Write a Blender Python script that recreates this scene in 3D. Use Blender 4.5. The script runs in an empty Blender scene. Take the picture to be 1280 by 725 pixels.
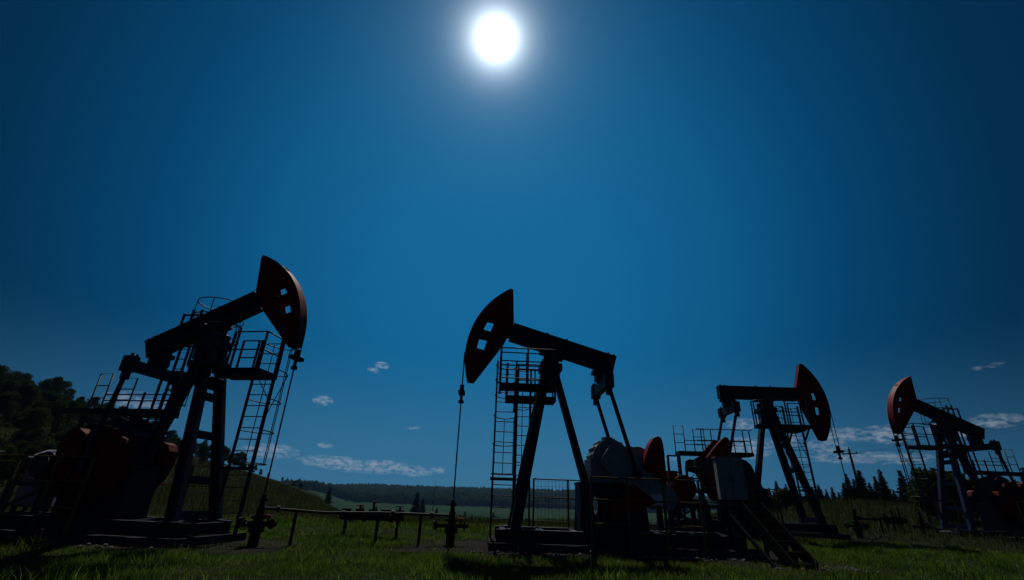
import bpy, bmesh, math, random
import numpy as np
from mathutils import Vector, Matrix, noise
random.seed(7); RNG = np.random.default_rng(7)
R = math.radians
SC = bpy.context.scene
COL = SC.collection

# ------------------------------------------------------------------ camera
CAM_H = 1.15; PITCH = R(24.434); ROLL = R(2.011)
cd = bpy.data.cameras.new("camera"); cam = bpy.data.objects.new("camera", cd); COL.objects.link(cam)
cd.sensor_width = 36; cd.lens = 16.0; cd.clip_start = .1; cd.clip_end = 12000
f = Vector((0, math.cos(PITCH), math.sin(PITCH))); u0 = Vector((0, -math.sin(PITCH), math.cos(PITCH))); r0 = Vector((1, 0, 0))
cr, sr = math.cos(ROLL), math.sin(ROLL)
rt = r0*cr + u0*sr; up = u0*cr - r0*sr
M = Matrix.Identity(4)
for i in range(3):
    M[i][0], M[i][1], M[i][2] = rt[i], up[i], -f[i]
M[2][3] = CAM_H
cam.matrix_world = M
SC.camera = cam
SC.view_settings.view_transform = 'Standard'; SC.view_settings.look = 'None'
SC.view_settings.exposure = 0; SC.view_settings.gamma = 1; SC.view_settings.use_curve_mapping = False

# ------------------------------------------------------------------ tags and mesh collector
def tag(o, label=None, cat=None, group=None, kind=None):
    if label: o['label'] = label
    if cat: o['category'] = cat
    if group: o['group'] = group
    if kind: o['kind'] = kind
    return o
def thing(name, label, cat, loc=(0,0,0), rz=0, scale=1, group=None):
    o = bpy.data.objects.new(name, None); COL.objects.link(o)
    o.location = loc; o.rotation_euler = (0,0,rz); o.scale = (scale,)*3; o.empty_display_size = .3
    return tag(o, label, cat, group)
def V(p): return Vector(p)
class MB:
    def __init__(s, T=None): s.v=[]; s.f=[]; s.T=T or (lambda p: p); s.sm=[]
    def add(s, vs, fs, smooth=False):
        n=len(s.v); s.v += [tuple(s.T(V(p))) for p in vs]; s.f += [tuple(i+n for i in q) for q in fs]; s.sm += [smooth]*len(fs)
        return s
    def box(s, x0,x1,y0,y1,z0,z1):
        vs=[(x,y,z) for x in (x0,x1) for y in (y0,y1) for z in (z0,z1)]
        return s.add(vs, [(0,1,3,2),(4,6,7,5),(0,4,5,1),(2,3,7,6),(0,2,6,4),(1,5,7,3)])
    def bar(s, a, b, w, h, side=(0,1,0), w2=None, h2=None):
        a,b=V(a),V(b); d=(b-a).normalized(); sd=V(side); 
        if abs(d.dot(sd))>.97: sd=V((1,0,0)) if abs(d.x)<.9 else V((0,0,1))
        n=d.cross(sd).normalized(); sd=n.cross(d).normalized()
        w2=w if w2 is None else w2; h2=h if h2 is None else h2
        vs=[]
        for p,ww,hh in ((a,w,h),(b,w2,h2)):
            for i,j in ((-1,-1),(1,-1),(1,1),(-1,1)): vs.append(p+sd*(i*ww/2)+n*(j*hh/2))
        return s.add(vs,[(3,2,1,0),(4,5,6,7),(0,1,5,4),(1,2,6,5),(2,3,7,6),(3,0,4,7)])
    def ibeam(s, a, b, w, h, t=.03, side=(0,1,0)):
        # flanges are w wide along side, spaced h along the normal
        a,b=V(a),V(b); d=(b-a).normalized(); sd=V(side); n=d.cross(sd).normalized()
        o=n*(h/2-t/2)
        s.bar(a+o,b+o,w,t,side); s.bar(a-o,b-o,w,t,side); s.bar(a,b,t,h-2*t-.002,side)
        return s
    def tube(s, pts, r, n=8, closed=False, cap=True, smooth=True):
        pts=[V(p) for p in pts]; m=len(pts); rings=[]
        for i,p in enumerate(pts):
            if closed: d=pts[(i+1)%m]-pts[i-1]
            else: d=pts[min(i+1,m-1)]-pts[max(i-1,0)]
            d.normalize(); q=V((0,0,1)) if abs(d.z)<.9 else V((1,0,0))
            a=d.cross(q).normalized(); b=d.cross(a)
            rr=r[i] if isinstance(r,(list,tuple)) else r
            rings.append([p+(a*math.cos(2*math.pi*k/n)+b*math.sin(2*math.pi*k/n))*rr for k in range(n)])
        vs=[q for rg in rings for q in rg]; fs=[]
        for i in range(m if closed else m-1):
            j=(i+1)%m
            for k in range(n): fs.append((i*n+k,i*n+(k+1)%n,j*n+(k+1)%n,j*n+k))
        s.add(vs,fs,smooth)
        if cap and not closed: s.add([q for q in rings[0]],[tuple(range(n))[::-1]]); s.add([q for q in rings[-1]],[tuple(range(n))])
        return s
    def cyl(s, c, axis, r, L, n=20, r2=None):
        c=V(c); ax=V(axis).normalized(); return s.tube([c-ax*L/2,c+ax*L/2],[r,r if r2 is None else r2],n)
    def plate(s, outline, holes, y0, y1, F=None):
        vs,fs=fill_plate(outline,holes)
        F=F or (lambda p,y:(p[0],y,p[1]))
        n=len(vs)
        allv=[F(p,y0) for p in vs]+[F(p,y1) for p in vs]
        ff=[tuple(q) for q in fs]+[tuple(i+n for i in q[::-1]) for q in fs]
        s.add(allv,ff)
        for loop in [outline]+list(holes):
            m=len(loop); lv=[F(p,y0) for p in loop]+[F(p,y1) for p in loop]
            s.add(lv,[(i,(i+1)%m,(i+1)%m+m,i+m) for i in range(m)])
        return s
    def build(s, name, mat, parent=None, **tags):
        me=bpy.data.meshes.new(name); me.from_pydata(s.v,[],s.f)
        me.polygons.foreach_set('use_smooth',s.sm)
        bm=bmesh.new(); bm.from_mesh(me); bmesh.ops.recalc_face_normals(bm,faces=bm.faces); bm.to_mesh(me); bm.free()
        me.materials.append(mat)
        o=bpy.data.objects.new(name,me); COL.objects.link(o)
        if parent: o.parent=parent
        if tags: tag(o,**tags)
        return o
def fill_plate(outline, holes):
    from mathutils.geometry import delaunay_2d_cdt
    loops=[outline]+list(holes); vs=[]; es=[]
    for lp in loops:
        n=len(vs); vs+= [Vector(p) for p in lp]; es+=[(n+i,n+(i+1)%len(lp)) for i in range(len(lp))]
    ov,oe,of,_,_,_=delaunay_2d_cdt(vs,es,[],0,1e-5)
    def inside(p,poly):
        c=False; j=len(poly)-1
        for i in range(len(poly)):
            if (poly[i][1]>p[1])!=(poly[j][1]>p[1]) and p[0]<(poly[j][0]-poly[i][0])*(p[1]-poly[i][1])/(poly[j][1]-poly[i][1])+poly[i][0]: c=not c
            j=i
        return c
    fs=[]
    for q in of:
        c=sum((ov[i] for i in q),Vector((0,0)))/len(q)
        if inside(c,outline) and not any(inside(c,h) for h in holes): fs.append(list(q))
    return [tuple(v) for v in ov], fs

# ------------------------------------------------------------------ materials
def mat(name, col, rough=.5, metal=0, var=.25, scale=6, bump=.1, col2=None, spec=.3):
    m=bpy.data.materials.new(name); m.use_nodes=True; nt=m.node_tree; N=nt.nodes; Lk=nt.links; b=N['Principled BSDF']
    tc=N.new('ShaderNodeTexCoord'); nz=N.new('ShaderNodeTexNoise'); nz.inputs['Scale'].default_value=scale; nz.inputs['Detail'].default_value=6; nz.inputs['Roughness'].default_value=.65
    Lk.new(tc.outputs['Object'],nz.inputs['Vector'])
    rp=N.new('ShaderNodeValToRGB'); e=rp.color_ramp.elements
    c2=col2 or tuple(c*(1+var) for c in col); c1=tuple(c*(1-var) for c in col)
    e[0].position=.3; e[1].position=.72; e[0].color=(*c1,1); e[1].color=(*c2,1)
    Lk.new(nz.outputs['Fac'],rp.inputs['Fac']); Lk.new(rp.outputs['Color'],b.inputs['Base Color'])
    b.inputs['Roughness'].default_value=rough; b.inputs['Metallic'].default_value=metal; b.inputs['Specular IOR Level'].default_value=spec
    if bump:
        n2=N.new('ShaderNodeTexNoise'); n2.inputs['Scale'].default_value=scale*7; n2.inputs['Detail'].default_value=3
        Lk.new(tc.outputs['Object'],n2.inputs['Vector'])
        bp=N.new('ShaderNodeBump'); bp.inputs['Strength'].default_value=bump; bp.inputs['Distance'].default_value=.02
        Lk.new(n2.outputs['Fac'],bp.inputs['Height']); Lk.new(bp.outputs['Normal'],b.inputs['Normal'])
    return m
def leafmat(name, c1, c2, trans=.45, scale=.6):
    m=bpy.data.materials.new(name); m.use_nodes=True; nt=m.node_tree; N=nt.nodes; Lk=nt.links
    out=N['Material Output']; N.remove(N['Principled BSDF'])
    g=N.new('ShaderNodeNewGeometry'); nz=N.new('ShaderNodeTexNoise'); nz.inputs['Scale'].default_value=scale; nz.inputs['Detail'].default_value=4
    Lk.new(g.outputs['Position'],nz.inputs['Vector'])
    mx=N.new('ShaderNodeMath'); mx.operation='ADD'; Lk.new(nz.outputs['Fac'],mx.inputs[0])
    ml=N.new('ShaderNodeMath'); ml.operation='MULTIPLY_ADD'; ml.inputs[1].default_value=.5; ml.inputs[2].default_value=-.25
    Lk.new(g.outputs['Random Per Island'],ml.inputs[0]); Lk.new(ml.outputs[0],mx.inputs[1])
    rp=N.new('ShaderNodeValToRGB'); e=rp.color_ramp.elements; e[0].position=.3; e[1].position=.75; e[0].color=(*c1,1); e[1].color=(*c2,1)
    Lk.new(mx.outputs[0],rp.inputs['Fac'])
    d=N.new('ShaderNodeBsdfDiffuse'); t=N.new('ShaderNodeBsdfTranslucent'); s=N.new('ShaderNodeMixShader'); s.inputs[0].default_value=trans
    Lk.new(rp.outputs['Color'],d.inputs['Color']); Lk.new(rp.outputs['Color'],t.inputs['Color'])
    Lk.new(d.outputs[0],s.inputs[1]); Lk.new(t.outputs[0],s.inputs[2]); Lk.new(s.outputs[0],out.inputs['Surface'])
    return m
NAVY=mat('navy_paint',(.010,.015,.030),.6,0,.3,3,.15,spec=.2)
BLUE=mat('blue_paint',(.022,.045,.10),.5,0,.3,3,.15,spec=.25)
RED=mat('red_paint',(.20,.006,.003),.55,0,.3,3,.15,col2=(.25,.009,.004),spec=.1)
RUSTRED=mat('weathered_red_paint',(.115,.005,.003),.65,0,.4,4,.25,col2=(.16,.010,.005),spec=.08)
GREYP=mat('grey_paint',(.20,.21,.225),.6,0,.25,4,.15,spec=.25)
YEL=mat('yellow_paint',(.13,.075,.012),.6,0,.3,5,.15,spec=.2)
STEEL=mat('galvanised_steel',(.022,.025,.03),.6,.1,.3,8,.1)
BLACK=mat('black_iron',(.014,.014,.014),.9,0,.4,10,.2,spec=0)
PIPE=mat('painted_pipe',(.03,.03,.031),.6,.1,.3,5,.1,spec=.12)
CABG=mat('cabinet_enamel',(.19,.20,.21),.6,0,.2,4,.1,spec=.15)
WHITE=mat('white_enamel',(.6,.62,.64),.5,0,.1,8,.05)
CONC=mat('concrete',(.05,.047,.044),.95,0,.35,3,.4,spec=0)
CABLE=mat('wire_rope',(.03,.03,.03),.6,.3,.2,30,.1)
WOODP=mat('weathered_wood',(.06,.05,.04),.9,0,.35,9,.3,spec=.1)
BARK=mat('bark',(.06,.045,.035),.95,0,.4,12,.4,spec=.05)
STONE=mat('rubble',(.14,.135,.125),.95,0,.4,5,.3,spec=.1)
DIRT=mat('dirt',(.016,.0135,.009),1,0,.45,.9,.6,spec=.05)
LEAF_B=leafmat('broadleaf_foliage',(.018,.034,.009),(.045,.066,.018),.3,.15)
LEAF_S=leafmat('spruce_needles',(.014,.027,.012),(.034,.052,.02),.2,.5)
GRASSM=leafmat('grass_blades',(.026,.062,.008),(.12,.185,.026),.55,1.1)
WEEDM=leafmat('meadow_weeds',(.018,.031,.008),(.052,.062,.017),.45,.3)
FLOWERM=leafmat('pale_flowers',(.35,.35,.30),(.55,.55,.48),.3,2)
FORESTM=leafmat('far_forest',(.008,.018,.008),(.018,.031,.013),.1,.01)

# ------------------------------------------------------------------ terrain
def sst(a,b,x):
    t=np.clip((x-a)/(b-a),0,1); return t*t*(3-2*t)
EL_AZ=[-180,-100,-80,-62,-55,-48,-44,-41,-38,-34,-30,-28.5,-26,-24,-22.3,-20.4,-18.5,-16,180]
EL_V =[0,0,3,6.7,6.6,6.2,5.8,5.2,4.2,3.0,2.4,2.05,1.45,1.0,.35,-.35,-1.2,-2.2,-2.2]
def terrain(x,y):
    x=np.asarray(x,float); y=np.asarray(y,float)
    r=np.hypot(x,y); az=np.degrees(np.arctan2(x,y))
    wC=sst(-21.5,-16,az)*(1-sst(15,31,az)); wR=sst(15,31,az)*(1-sst(90,140,az))
    # centre: plateau dropping to a valley field, then a far ridge
    zc=-14.0*sst(20,330,r)-.028*np.clip(r-20,0,60)*(1-sst(120,300,r))
    zc=np.where(r>700, zc+ (1.0)*np.clip((r-700)/700,0,1)**1.2*20.5, zc)
    ridge=np.interp(az,[-40,-21,-1,8,20,60],[2.5,1.5,4,6,5,0])
    zc=zc+ridge*sst(900,1400,r) - 12*sst(1450,2500,r)
    el=np.interp(az,EL_AZ,EL_V)
    zl=np.tan(np.radians(el))*175*sst(28,175,r)*(1-.55*sst(190,420,r))
    zl=np.where(el<0,0,zl)
    zr=1.45*sst(24,62,r)-.5*sst(75,160,r)+ .5*np.sin(x*.06+1)*sst(30,60,r)*.5
    z=zc*wC+zr*wR
    z=z+zl-.12*(1-sst(17,26,r))
    # gentle undulation away from the pad
    z=z+.25*np.sin(x*.11+.5)*np.cos(y*.083)*sst(26,70,r)+ 1.2*np.sin(x*.021)*np.sin(y*.017+1)*sst(120,400,r)*(1-.6*wC)
    return z
radii=[0.01]+list(np.geomspace(2,1740,160))
azs=np.concatenate([np.linspace(-180,-75,60,endpoint=False),np.linspace(-75,75,420,endpoint=False),np.linspace(75,180,60,endpoint=False)])
nA=len(azs); rr,aa=np.meshgrid(radii,np.radians(azs),indexing='ij')
gx=(rr*np.sin(aa)).ravel(); gy=(rr*np.cos(aa)).ravel(); gz=terrain(gx,gy)
me=bpy.data.meshes.new('ground')
idx=np.arange(len(radii)*nA).reshape(len(radii),nA)
q=np.stack([idx[:-1],np.roll(idx[:-1],-1,1),np.roll(idx[1:],-1,1),idx[1:]],-1).reshape(-1,4)
def np_mesh(me, verts, quads):
    n=quads.shape[1]
    me.vertices.add(len(verts)); me.vertices.foreach_set('co',np.ascontiguousarray(verts,np.float32).ravel())
    me.loops.add(quads.size); me.loops.foreach_set('vertex_index',quads.astype(np.int32).ravel())
    me.polygons.add(len(quads)); me.polygons.foreach_set('loop_start',np.arange(0,quads.size,n,dtype=np.int32))
    me.update(calc_edges=True); me.validate()
np_mesh(me,np.stack([gx,gy,gz],-1),q[:,::-1])
me.polygons.foreach_set('use_smooth',[True]*len(me.polygons))
def ground_mat():
    m=bpy.data.materials.new('meadow_ground'); m.use_nodes=True; nt=m.node_tree; N=nt.nodes; Lk=nt.links; b=N['Principled BSDF']
    b.inputs['Roughness'].default_value=1; b.inputs['Specular IOR Level'].default_value=.03
    g=N.new('ShaderNodeNewGeometry')
    def nz(s,d=6):
        n=N.new('ShaderNodeTexNoise'); n.inputs['Scale'].default_value=s; n.inputs['Detail'].default_value=d; n.inputs['Roughness'].default_value=.65; Lk.new(g.outputs['Position'],n.inputs['Vector']); return n
    a=nz(.35); rp=N.new('ShaderNodeValToRGB'); e=rp.color_ramp.elements
    e[0].position=.3; e[0].color=(.010,.016,.005,1); e[1].position=.7; e[1].color=(.019,.025,.008,1); x=e.new(.5); x.color=(.014,.020,.006,1)
    Lk.new(a.outputs['Fac'],rp.inputs['Fac'])
    # far valley: cropped field (r 250..720), its own fresh green, and forest floor beyond
    ln=N.new('ShaderNodeVectorMath'); ln.operation='LENGTH'; Lk.new(g.outputs['Position'],ln.inputs[0])
    b2=nz(.006,3); rp2=N.new('ShaderNodeValToRGB'); e=rp2.color_ramp.elements; e[0].position=.35; e[0].color=(.015,.042,.016,1); e[1].position=.65; e[1].color=(.022,.052,.019,1)
    Lk.new(b2.outputs['Fac'],rp2.inputs['Fac'])
    def step(lo,hi):
        s=N.new('ShaderNodeMapRange'); s.inputs['From Min'].default_value=lo; s.inputs['From Max'].default_value=hi; Lk.new(ln.outputs['Value'],s.inputs['Value']); return s
    m1=N.new('ShaderNodeMix'); m1.data_type='RGBA'; Lk.new(step(240,260).outputs[0],m1.inputs['Factor']); Lk.new(rp.outputs[0],m1.inputs['A']); Lk.new(rp2.outputs[0],m1.inputs['B'])
    m2=N.new('ShaderNodeMix'); m2.data_type='RGBA'; Lk.new(step(740,760).outputs[0],m2.inputs['Factor']); Lk.new(m1.outputs['Result'],m2.inputs['A']); m2.inputs['B'].default_value=(.022,.035,.014,1)
    Lk.new(m2.outputs['Result'],b.inputs['Base Color'])
    c=nz(5,5); bp=N.new('ShaderNodeBump'); bp.inputs['Strength'].default_value=.8; bp.inputs['Distance'].default_value=.12; Lk.new(c.outputs['Fac'],bp.inputs['Height']); Lk.new(bp.outputs['Normal'],b.inputs['Normal'])
    return m
me.materials.append(ground_mat())
go=bpy.data.objects.new('ground',me); COL.objects.link(go); tag(go,'meadow ground with wooded hill, valley field and far ridge','ground',kind='structure')

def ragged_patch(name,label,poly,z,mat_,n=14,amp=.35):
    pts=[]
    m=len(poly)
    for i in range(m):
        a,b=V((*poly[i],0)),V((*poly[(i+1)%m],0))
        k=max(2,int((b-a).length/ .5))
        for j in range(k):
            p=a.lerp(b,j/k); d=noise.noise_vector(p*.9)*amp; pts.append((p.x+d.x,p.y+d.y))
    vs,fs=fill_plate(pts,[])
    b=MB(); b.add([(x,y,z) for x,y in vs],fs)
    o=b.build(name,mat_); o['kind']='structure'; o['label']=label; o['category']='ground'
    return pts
near_strip=ragged_patch('ground_pad','dark strip of ground along the nearest edge of the grass',[(-8.5,4.5),(9,4.5),(11.5,8.5),(6,9.0),(0,8.9),(-3.5,8.5),(-7.2,7.3)],-.113,DIRT,amp=.5)  # dark ragged strip just above the ground, grass thinned over it
track=ragged_patch('dirt_track','bare dirt track crossing behind the wells',[(-16,16.4),(-8,17.0),(-2,17.4),(3,17.6),(3,19.3),(-2,19.4),(-8,18.8),(-16,18.1)],-.105,DIRT)

pads=[ragged_patch('ground_pad','dark patch of ground around the central pumpjack',[(-2.6,12.4),(1,12.0),(4.5,12.2),(5.0,11.3),(7.9,11.2),(8.2,15.6),(2,16.4),(-2.6,15.6)],-.112,DIRT),  # darker ground sheet around the base and stair, with sparse grass
      ragged_patch('ground_pad','bare trodden soil around the far left pumpjack',[(-15.2,12.6),(-9,10.9),(-5.2,10.9),(-5.1,13.2),(-8,15.2),(-15,16.2)],-.114,DIRT)]
# ------------------------------------------------------------------ the pumpjacks
Hs=5.538; RH=2.86
PUMPS=[dict(X=-8.72,Y=12.95,yaw=R(-9.0),sc=.961,t=R(26.0),z=-.11,dr=1),
       dict(X=1.32,Y=14.42,yaw=R(2.6),sc=.966,t=R(16.2),z=-.10,dr=-1),
       dict(X=12.39,Y=22.12,yaw=R(-3.8),sc=1.009,t=R(-.7),z=.03,dr=1),
       dict(X=22.85,Y=24.40,yaw=R(3.6),sc=.963,t=R(23.6),z=-.06,dr=-1)]
PL=['large pumpjack at the far left, red head raised to the right, wooded hill behind',
    'central pumpjack with red head over the rod at left and red counterweight fins at right',
    'pumpjack with its beam level and red head facing right, behind the grey cabinet',
    'smallest pumpjack at the far right with red head raised to the left, spruces behind']
S_=(-1.8,2.43)      # crank shaft
def railing(b, pts, z, h=1.1, r=.022, closed=False, mids=1, post_r=None):
    """posts and rails along a list of (x,y)"""
    n=len(pts); segs=[(pts[i],pts[(i+1)%n]) for i in range(n if closed else n-1)]
    for p,q in segs:
        L=math.dist(p,q); k=max(1,round(L/.85))
        for j in range(k+1):
            x=p[0]+(q[0]-p[0])*j/k; y=p[1]+(q[1]-p[1])*j/k
            b.bar((x,y,z),(x,y,z+h),r*2.2,r*2.2)
        for m in range(mids+1):
            zz=z+h*(m+1)/(mids+1)
            b.tube([(p[0],p[1],zz),(q[0],q[1],zz)],r,6)
def ladder(b, x0,x1,y,z0,z1,step=.32):
    for x in (x0,x1): b.bar((x,y,z0),(x,y,z1),.06,.06)
    z=z0+.3
    while z<z1: b.tube([(x0,y,z),(x1,y,z)],.016,6); z+=step
def cage(b, x0,x1,y,z0,z1,sgn=1,dz=.9,depth=.62):
    c=(x0+x1)/2; w=(x1-x0)/2+.05; z=z0; arcs=[]
    A=[math.pi*k/10 for k in range(11)]
    while z<=z1+.01:
        b.tube([(c-w*math.cos(a),y+sgn*depth*math.sin(a),z) for a in A],.017,6); z+=dz
    for a in (A[2],A[5],A[8]):
        b.tube([(c-w*math.cos(a),y+sgn*depth*math.sin(a),z0),(c-w*math.cos(a),y+sgn*depth*math.sin(a),z1)],.014,6)
def make_pump(i):
    P=PUMPS[i]; t=P['t']; dr=P['dr']
    root=thing('pumpjack',PL[i],'pumpjack',(P['X'],P['Y'],P['z']),P['yaw'],P['sc'],'pumpjacks working on the oil pad')
    T=lambda p: V((p.x*dr,p.y,p.z))
    ct,st=math.cos(t),math.sin(t)
    def B(r,y,o): return V((r*ct-o*st,y,Hs+r*st+o*ct))
    def mb(): return MB(T)
    # --- base frame
    b=mb()
    for y in (-.72,.72): b.ibeam((-5.4,y,.33),(1.6,y,.33),.2,.3,.03)
    for x in (-5.3,-4.4,-3.3,-2.75,-1.7,-.7,.3,1.4): b.bar((x,-.61,.33),(x,.61,.33),.16,.24,(1,0,0))
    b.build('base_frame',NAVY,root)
    # --- samson post
    for s in (-1,1):
        b=mb(); a=V((1.085,s*.74,.48)); c=V((.14,s*.22,5.18)); b.ibeam(a,c,.16,.29,.03)
        b.bar(a-V((0,0,.03)),a+V((0,0,.02)),.4,.5,(0,1,0))
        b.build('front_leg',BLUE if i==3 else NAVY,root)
    for z in (3.65,2.6,1.45,.62):
        k=(z-.48)/(5.18-.48); x=1.085+(.14-1.085)*k; y=.74+(.22-.74)*k-.11
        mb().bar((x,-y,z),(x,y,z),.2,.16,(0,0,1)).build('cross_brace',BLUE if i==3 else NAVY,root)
    b=mb(); b.bar((-1.06,0,1.74),(-.14,0,5.18),.27,.2); b.bar((-1.0,0,1.79),(-1.06,0,1.79),.7,.45,(0,1,0)); b.build('rear_leg',NAVY,root)
    b=mb(); b.box(-.36,.36,-.34,.34,5.12,5.34); b.box(-.28,.28,-.3,.3,4.72,5.118)
    b.cyl((0,0,5.54),(0,1,0),.17,.72); b.box(-.25,.25,-.33,-.18,5.34,5.6); b.box(-.25,.25,.18,.33,5.34,5.6); b.build('saddle_bearing',NAVY,root)
    # --- walking beam
    b=mb(); tb=.045
    def bb(r0_,r1_,y0,y1,o0,o1):
        vs=[B(r,y,o) for r in (r0_,r1_) for y in (y0,y1) for o in (o0,o1)]
        b.add(vs,[(0,1,3,2),(4,6,7,5),(0,4,5,1),(2,3,7,6),(0,2,6,4),(1,5,7,3)])
    bb(-2.1,1.54,-.19,.19,.755,.80); bb(-2.1,1.54,-.19,.19,.21,.255); bb(-2.1,1.95,-.02,.02,.256,.754)
    for r in (-2.08,-1.4,-.5,0,.5,1.2): bb(r-.015,r+.015,-.18,.18,.257,.753)
    bb(-.42,.42,-.24,.24,.12,.208)                         # saddle clamp
    for r in (-2.0,-1.8,-.35,.35): 
        for y in (-.14,.14): bb(r-.03,r+.03,y-.03,y+.03,.802,.85)
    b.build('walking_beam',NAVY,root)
    # --- horse head
    ang=lambda a:(RH*math.cos(a),RH*math.sin(a))
    arc=[ang(R(44.5-78.5*k/26)) for k in range(27)]
    hd=[(1.55,.80),(1.96,2.0)]+arc+[(2.17,-1.56),(1.66,.0)]
    # windows (seen straight through both side plates)
    w1=[(2.20,.64),(2.45,.62),(2.50,.24),(2.21,.25)]; w2=[(2.22,-.03),(2.51,-.06),(2.48,-.45),(2.21,-.44)]
    F=lambda p,y:B(p[0],y,p[1])
    hb=mb()
    for y in (-.13,.11): hb.plate(hd,[w1,w2],y,y+.02,F)
    arc2=[(p[0]*.993,p[1]*.993) for p in arc]
    hb.plate(arc+arc2[::-1],[],-.19,-.133,F); hb.plate(arc+arc2[::-1],[],.133,.19,F)       # lips beside the plates
    hb.plate([(p[0]*.999,p[1]*.999) for p in arc]+[(p[0]*.988,p[1]*.988) for p in arc[::-1]],[],-.107,.107,F)
    for a,c in (((1.57,.82),(1.97,1.97)),((1.68,-.02),(2.18,-1.53)),((1.97,1.98),(2.03,1.98)),((2.19,-1.53),(2.36,-1.56))):
        hb.bar(B(a[0],0,a[1]),B(c[0],0,c[1]),.21,.02)
    for o in (.42,-.25,.95,-.9): 
        x1=math.sqrt(RH**2-o*o)*.985; x0=max(1.72,1.7+abs(o)*.28); hb.bar(B(x0,0,o+.24),B(x1-.02,0,o+.24),.21,.02) if o in(.95,-.9) else None
    hb.build('horse_head',RED,root)
    b=mb(); b.cyl(B(1.72,0,.5),(0,1,0),.06,.34,10); b.build('head_pin',STEEL,root)
    # --- equalizer and pitmans
    E=B(-1.73,0,.21); ez=E.z-.57
    b=mb(); b.bar(E+V((0,0,.02)),(E.x,0,ez+.2),.34,.42); b.cyl((E.x,0,ez+.28),(0,1,0),.15,.5,14); b.box(E.x-.3,E.x+.3,-.2,.2,E.z-.14,E.z-.02)
    b.build('equalizer_bearing',NAVY,root)
    b=mb(); b.bar((E.x,-.97,ez),(E.x,.97,ez),.2,.3,(1,0,0)); b.box(E.x-.14,E.x+.14,-1.02,-.74,ez-.2,ez+.24); b.box(E.x-.14,E.x+.14,.74,1.02,ez-.2,ez+.24)
    for s in (-1,1): b.cyl((E.x,s*.9,ez+.28),(0,0,1),.04,.1,8); b.cyl((E.x+.08,s*.82,ez+.27),(0,0,1),.035,.08,8)
    b.build('equalizer',NAVY,root)
    Lp=2.68; d=math.hypot(E.x-S_[0],(ez-.1)-S_[1]); rp=.75
    # crank pin where the pitman circle meets the crank circle, on the rear side
    dd=min(max(d,Lp-rp+1e-3),Lp+rp-1e-3); a0=math.atan2(ez-.1-S_[1],E.x-S_[0]); ca=(rp*rp+dd*dd-Lp*Lp)/(2*rp*dd)
    th=a0+math.acos(max(-1,min(1,ca))); pin=(S_[0]+rp*math.cos(th),S_[1]+rp*math.sin(th))
    cu=V((math.cos(th),0,math.sin(th))); cn=V((-cu.z,0,cu.x))
    for s in (-1,1):
        b=mb(); b.tube([(E.x,s*.88,ez-.15),(pin[0],s*.88,pin[1])],.062,10); b.box(E.x-.09,E.x+.09,s*.88-.07,s*.88+.07,ez-.42,ez-.12)
        b.cyl((pin[0],s*.88,pin[1]),(0,1,0),.14,.14,14); b.build('pitman_arm',NAVY,root)
    FC=lambda p,y: V((S_[0],y,S_[1]))+cu*p[0]+cn*p[1]
    fin=[(.78,.28),(.70,.58),(.63,.98),(.64,1.2),(.72,1.33),(.83,1.33),(.95,1.22),(1.12,1.0),(1.34,.68),(1.54,.38),(1.58,.28)]
    if i in (0,3): fin=[(.3,.28),(-.02,.45),(-.12,.7),(-.08,.9),(.08,1.02),(.4,1.07),(.85,1.0),(1.3,.72),(1.56,.38),(1.58,.28)]
    for s in (-1,1):
        b=mb(); y0,y1=s*.68-.09,s*.68+.09
        b.plate([(-.3,-.25),(-.2,-.38),(0,-.43),(.6,-.4),(1.95,-.27),(2.08,-.18),(2.08,.18),(1.95,.27),(.6,.4),(0,.43),(-.2,.38),(-.3,.25)],[],min(y0,y1),max(y0,y1),FC)
        b.cyl((S_[0],s*.66,S_[1]),(0,1,0),.2,.3,18)
        c=b.build('crank',GREYP if i==1 else RUSTRED if i!=2 else NAVY,root)
        for k in ((-1,1) if not (i==1 and s==1) else (1,)):
            b=mb(); b.plate([(p[0],p[1]*k) for p in (fin if k==1 else fin[::-1])],[],s*.68-.16,s*.68+.16,FC); b.build('counterweight',RED if i==1 else RUSTRED,c)
        if s==-1 and i==1:
            mb().plate([(1.55,-.16),(1.55,.14),(1.9,.14),(1.9,-.16)],[],-.79,-.772,lambda p,y:V((-3.1,y,1.66))+V((p[0]-1.6,0,p[1]-.3))).build('sign_plate',WHITE,c,label='small pale rectangular plate on the crank')
    # --- gearbox and pedestal
    b=mb(); b.box(-2.95,-1.15,-.46,.46,1.78,2.43); b.cyl((S_[0],0,S_[1]),(0,1,0),.57,.9,30); b.cyl((-2.62,0,2.42),(0,1,0),.4,.86,24); b.box(-2.62,-1.8,-.4,.4,2.43,2.8)
    for a in range(8):
        an=math.pi*(.05+a*.13); b.cyl((S_[0]+.58*math.cos(an),0,S_[1]+.58*math.sin(an)),(0,1,0),.045,.7,8)
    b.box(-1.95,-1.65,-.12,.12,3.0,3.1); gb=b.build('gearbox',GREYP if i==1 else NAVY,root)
    b=mb(); n=26; ring=[(math.cos(2*math.pi*k/n),math.sin(2*math.pi*k/n)) for k in range(n)]
    hol=[]
    for k in range(5):
        a=2*math.pi*k/5+.3; hol.append([(-2.7+.33*math.cos(a)+.13*math.cos(2*math.pi*q/10),2.36+.33*math.sin(a)+.13*math.sin(2*math.pi*q/10)) for q in range(10)])
    b.plate([(-2.7+.56*x,2.36+.56*y) for x,y in ring],hol,.62,.66); b.tube([(-2.7+.54*x,.72,2.36+.54*y) for x,y in ring],.05,6,closed=True); b.cyl((-2.7,.6,2.36),(0,1,0),.1,.4,12)
    b.build('pulley',BLACK,gb)
    ell=lambda cx,cz:[(cx+.18*math.cos(a),cz+.32*math.sin(a)) for a in [2*math.pi*k/14 for k in range(14)]]
    b=mb(); out=[(-2.8,.485),(-.78,.485),(-.85,1.77),(-2.7,1.77)]
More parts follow.
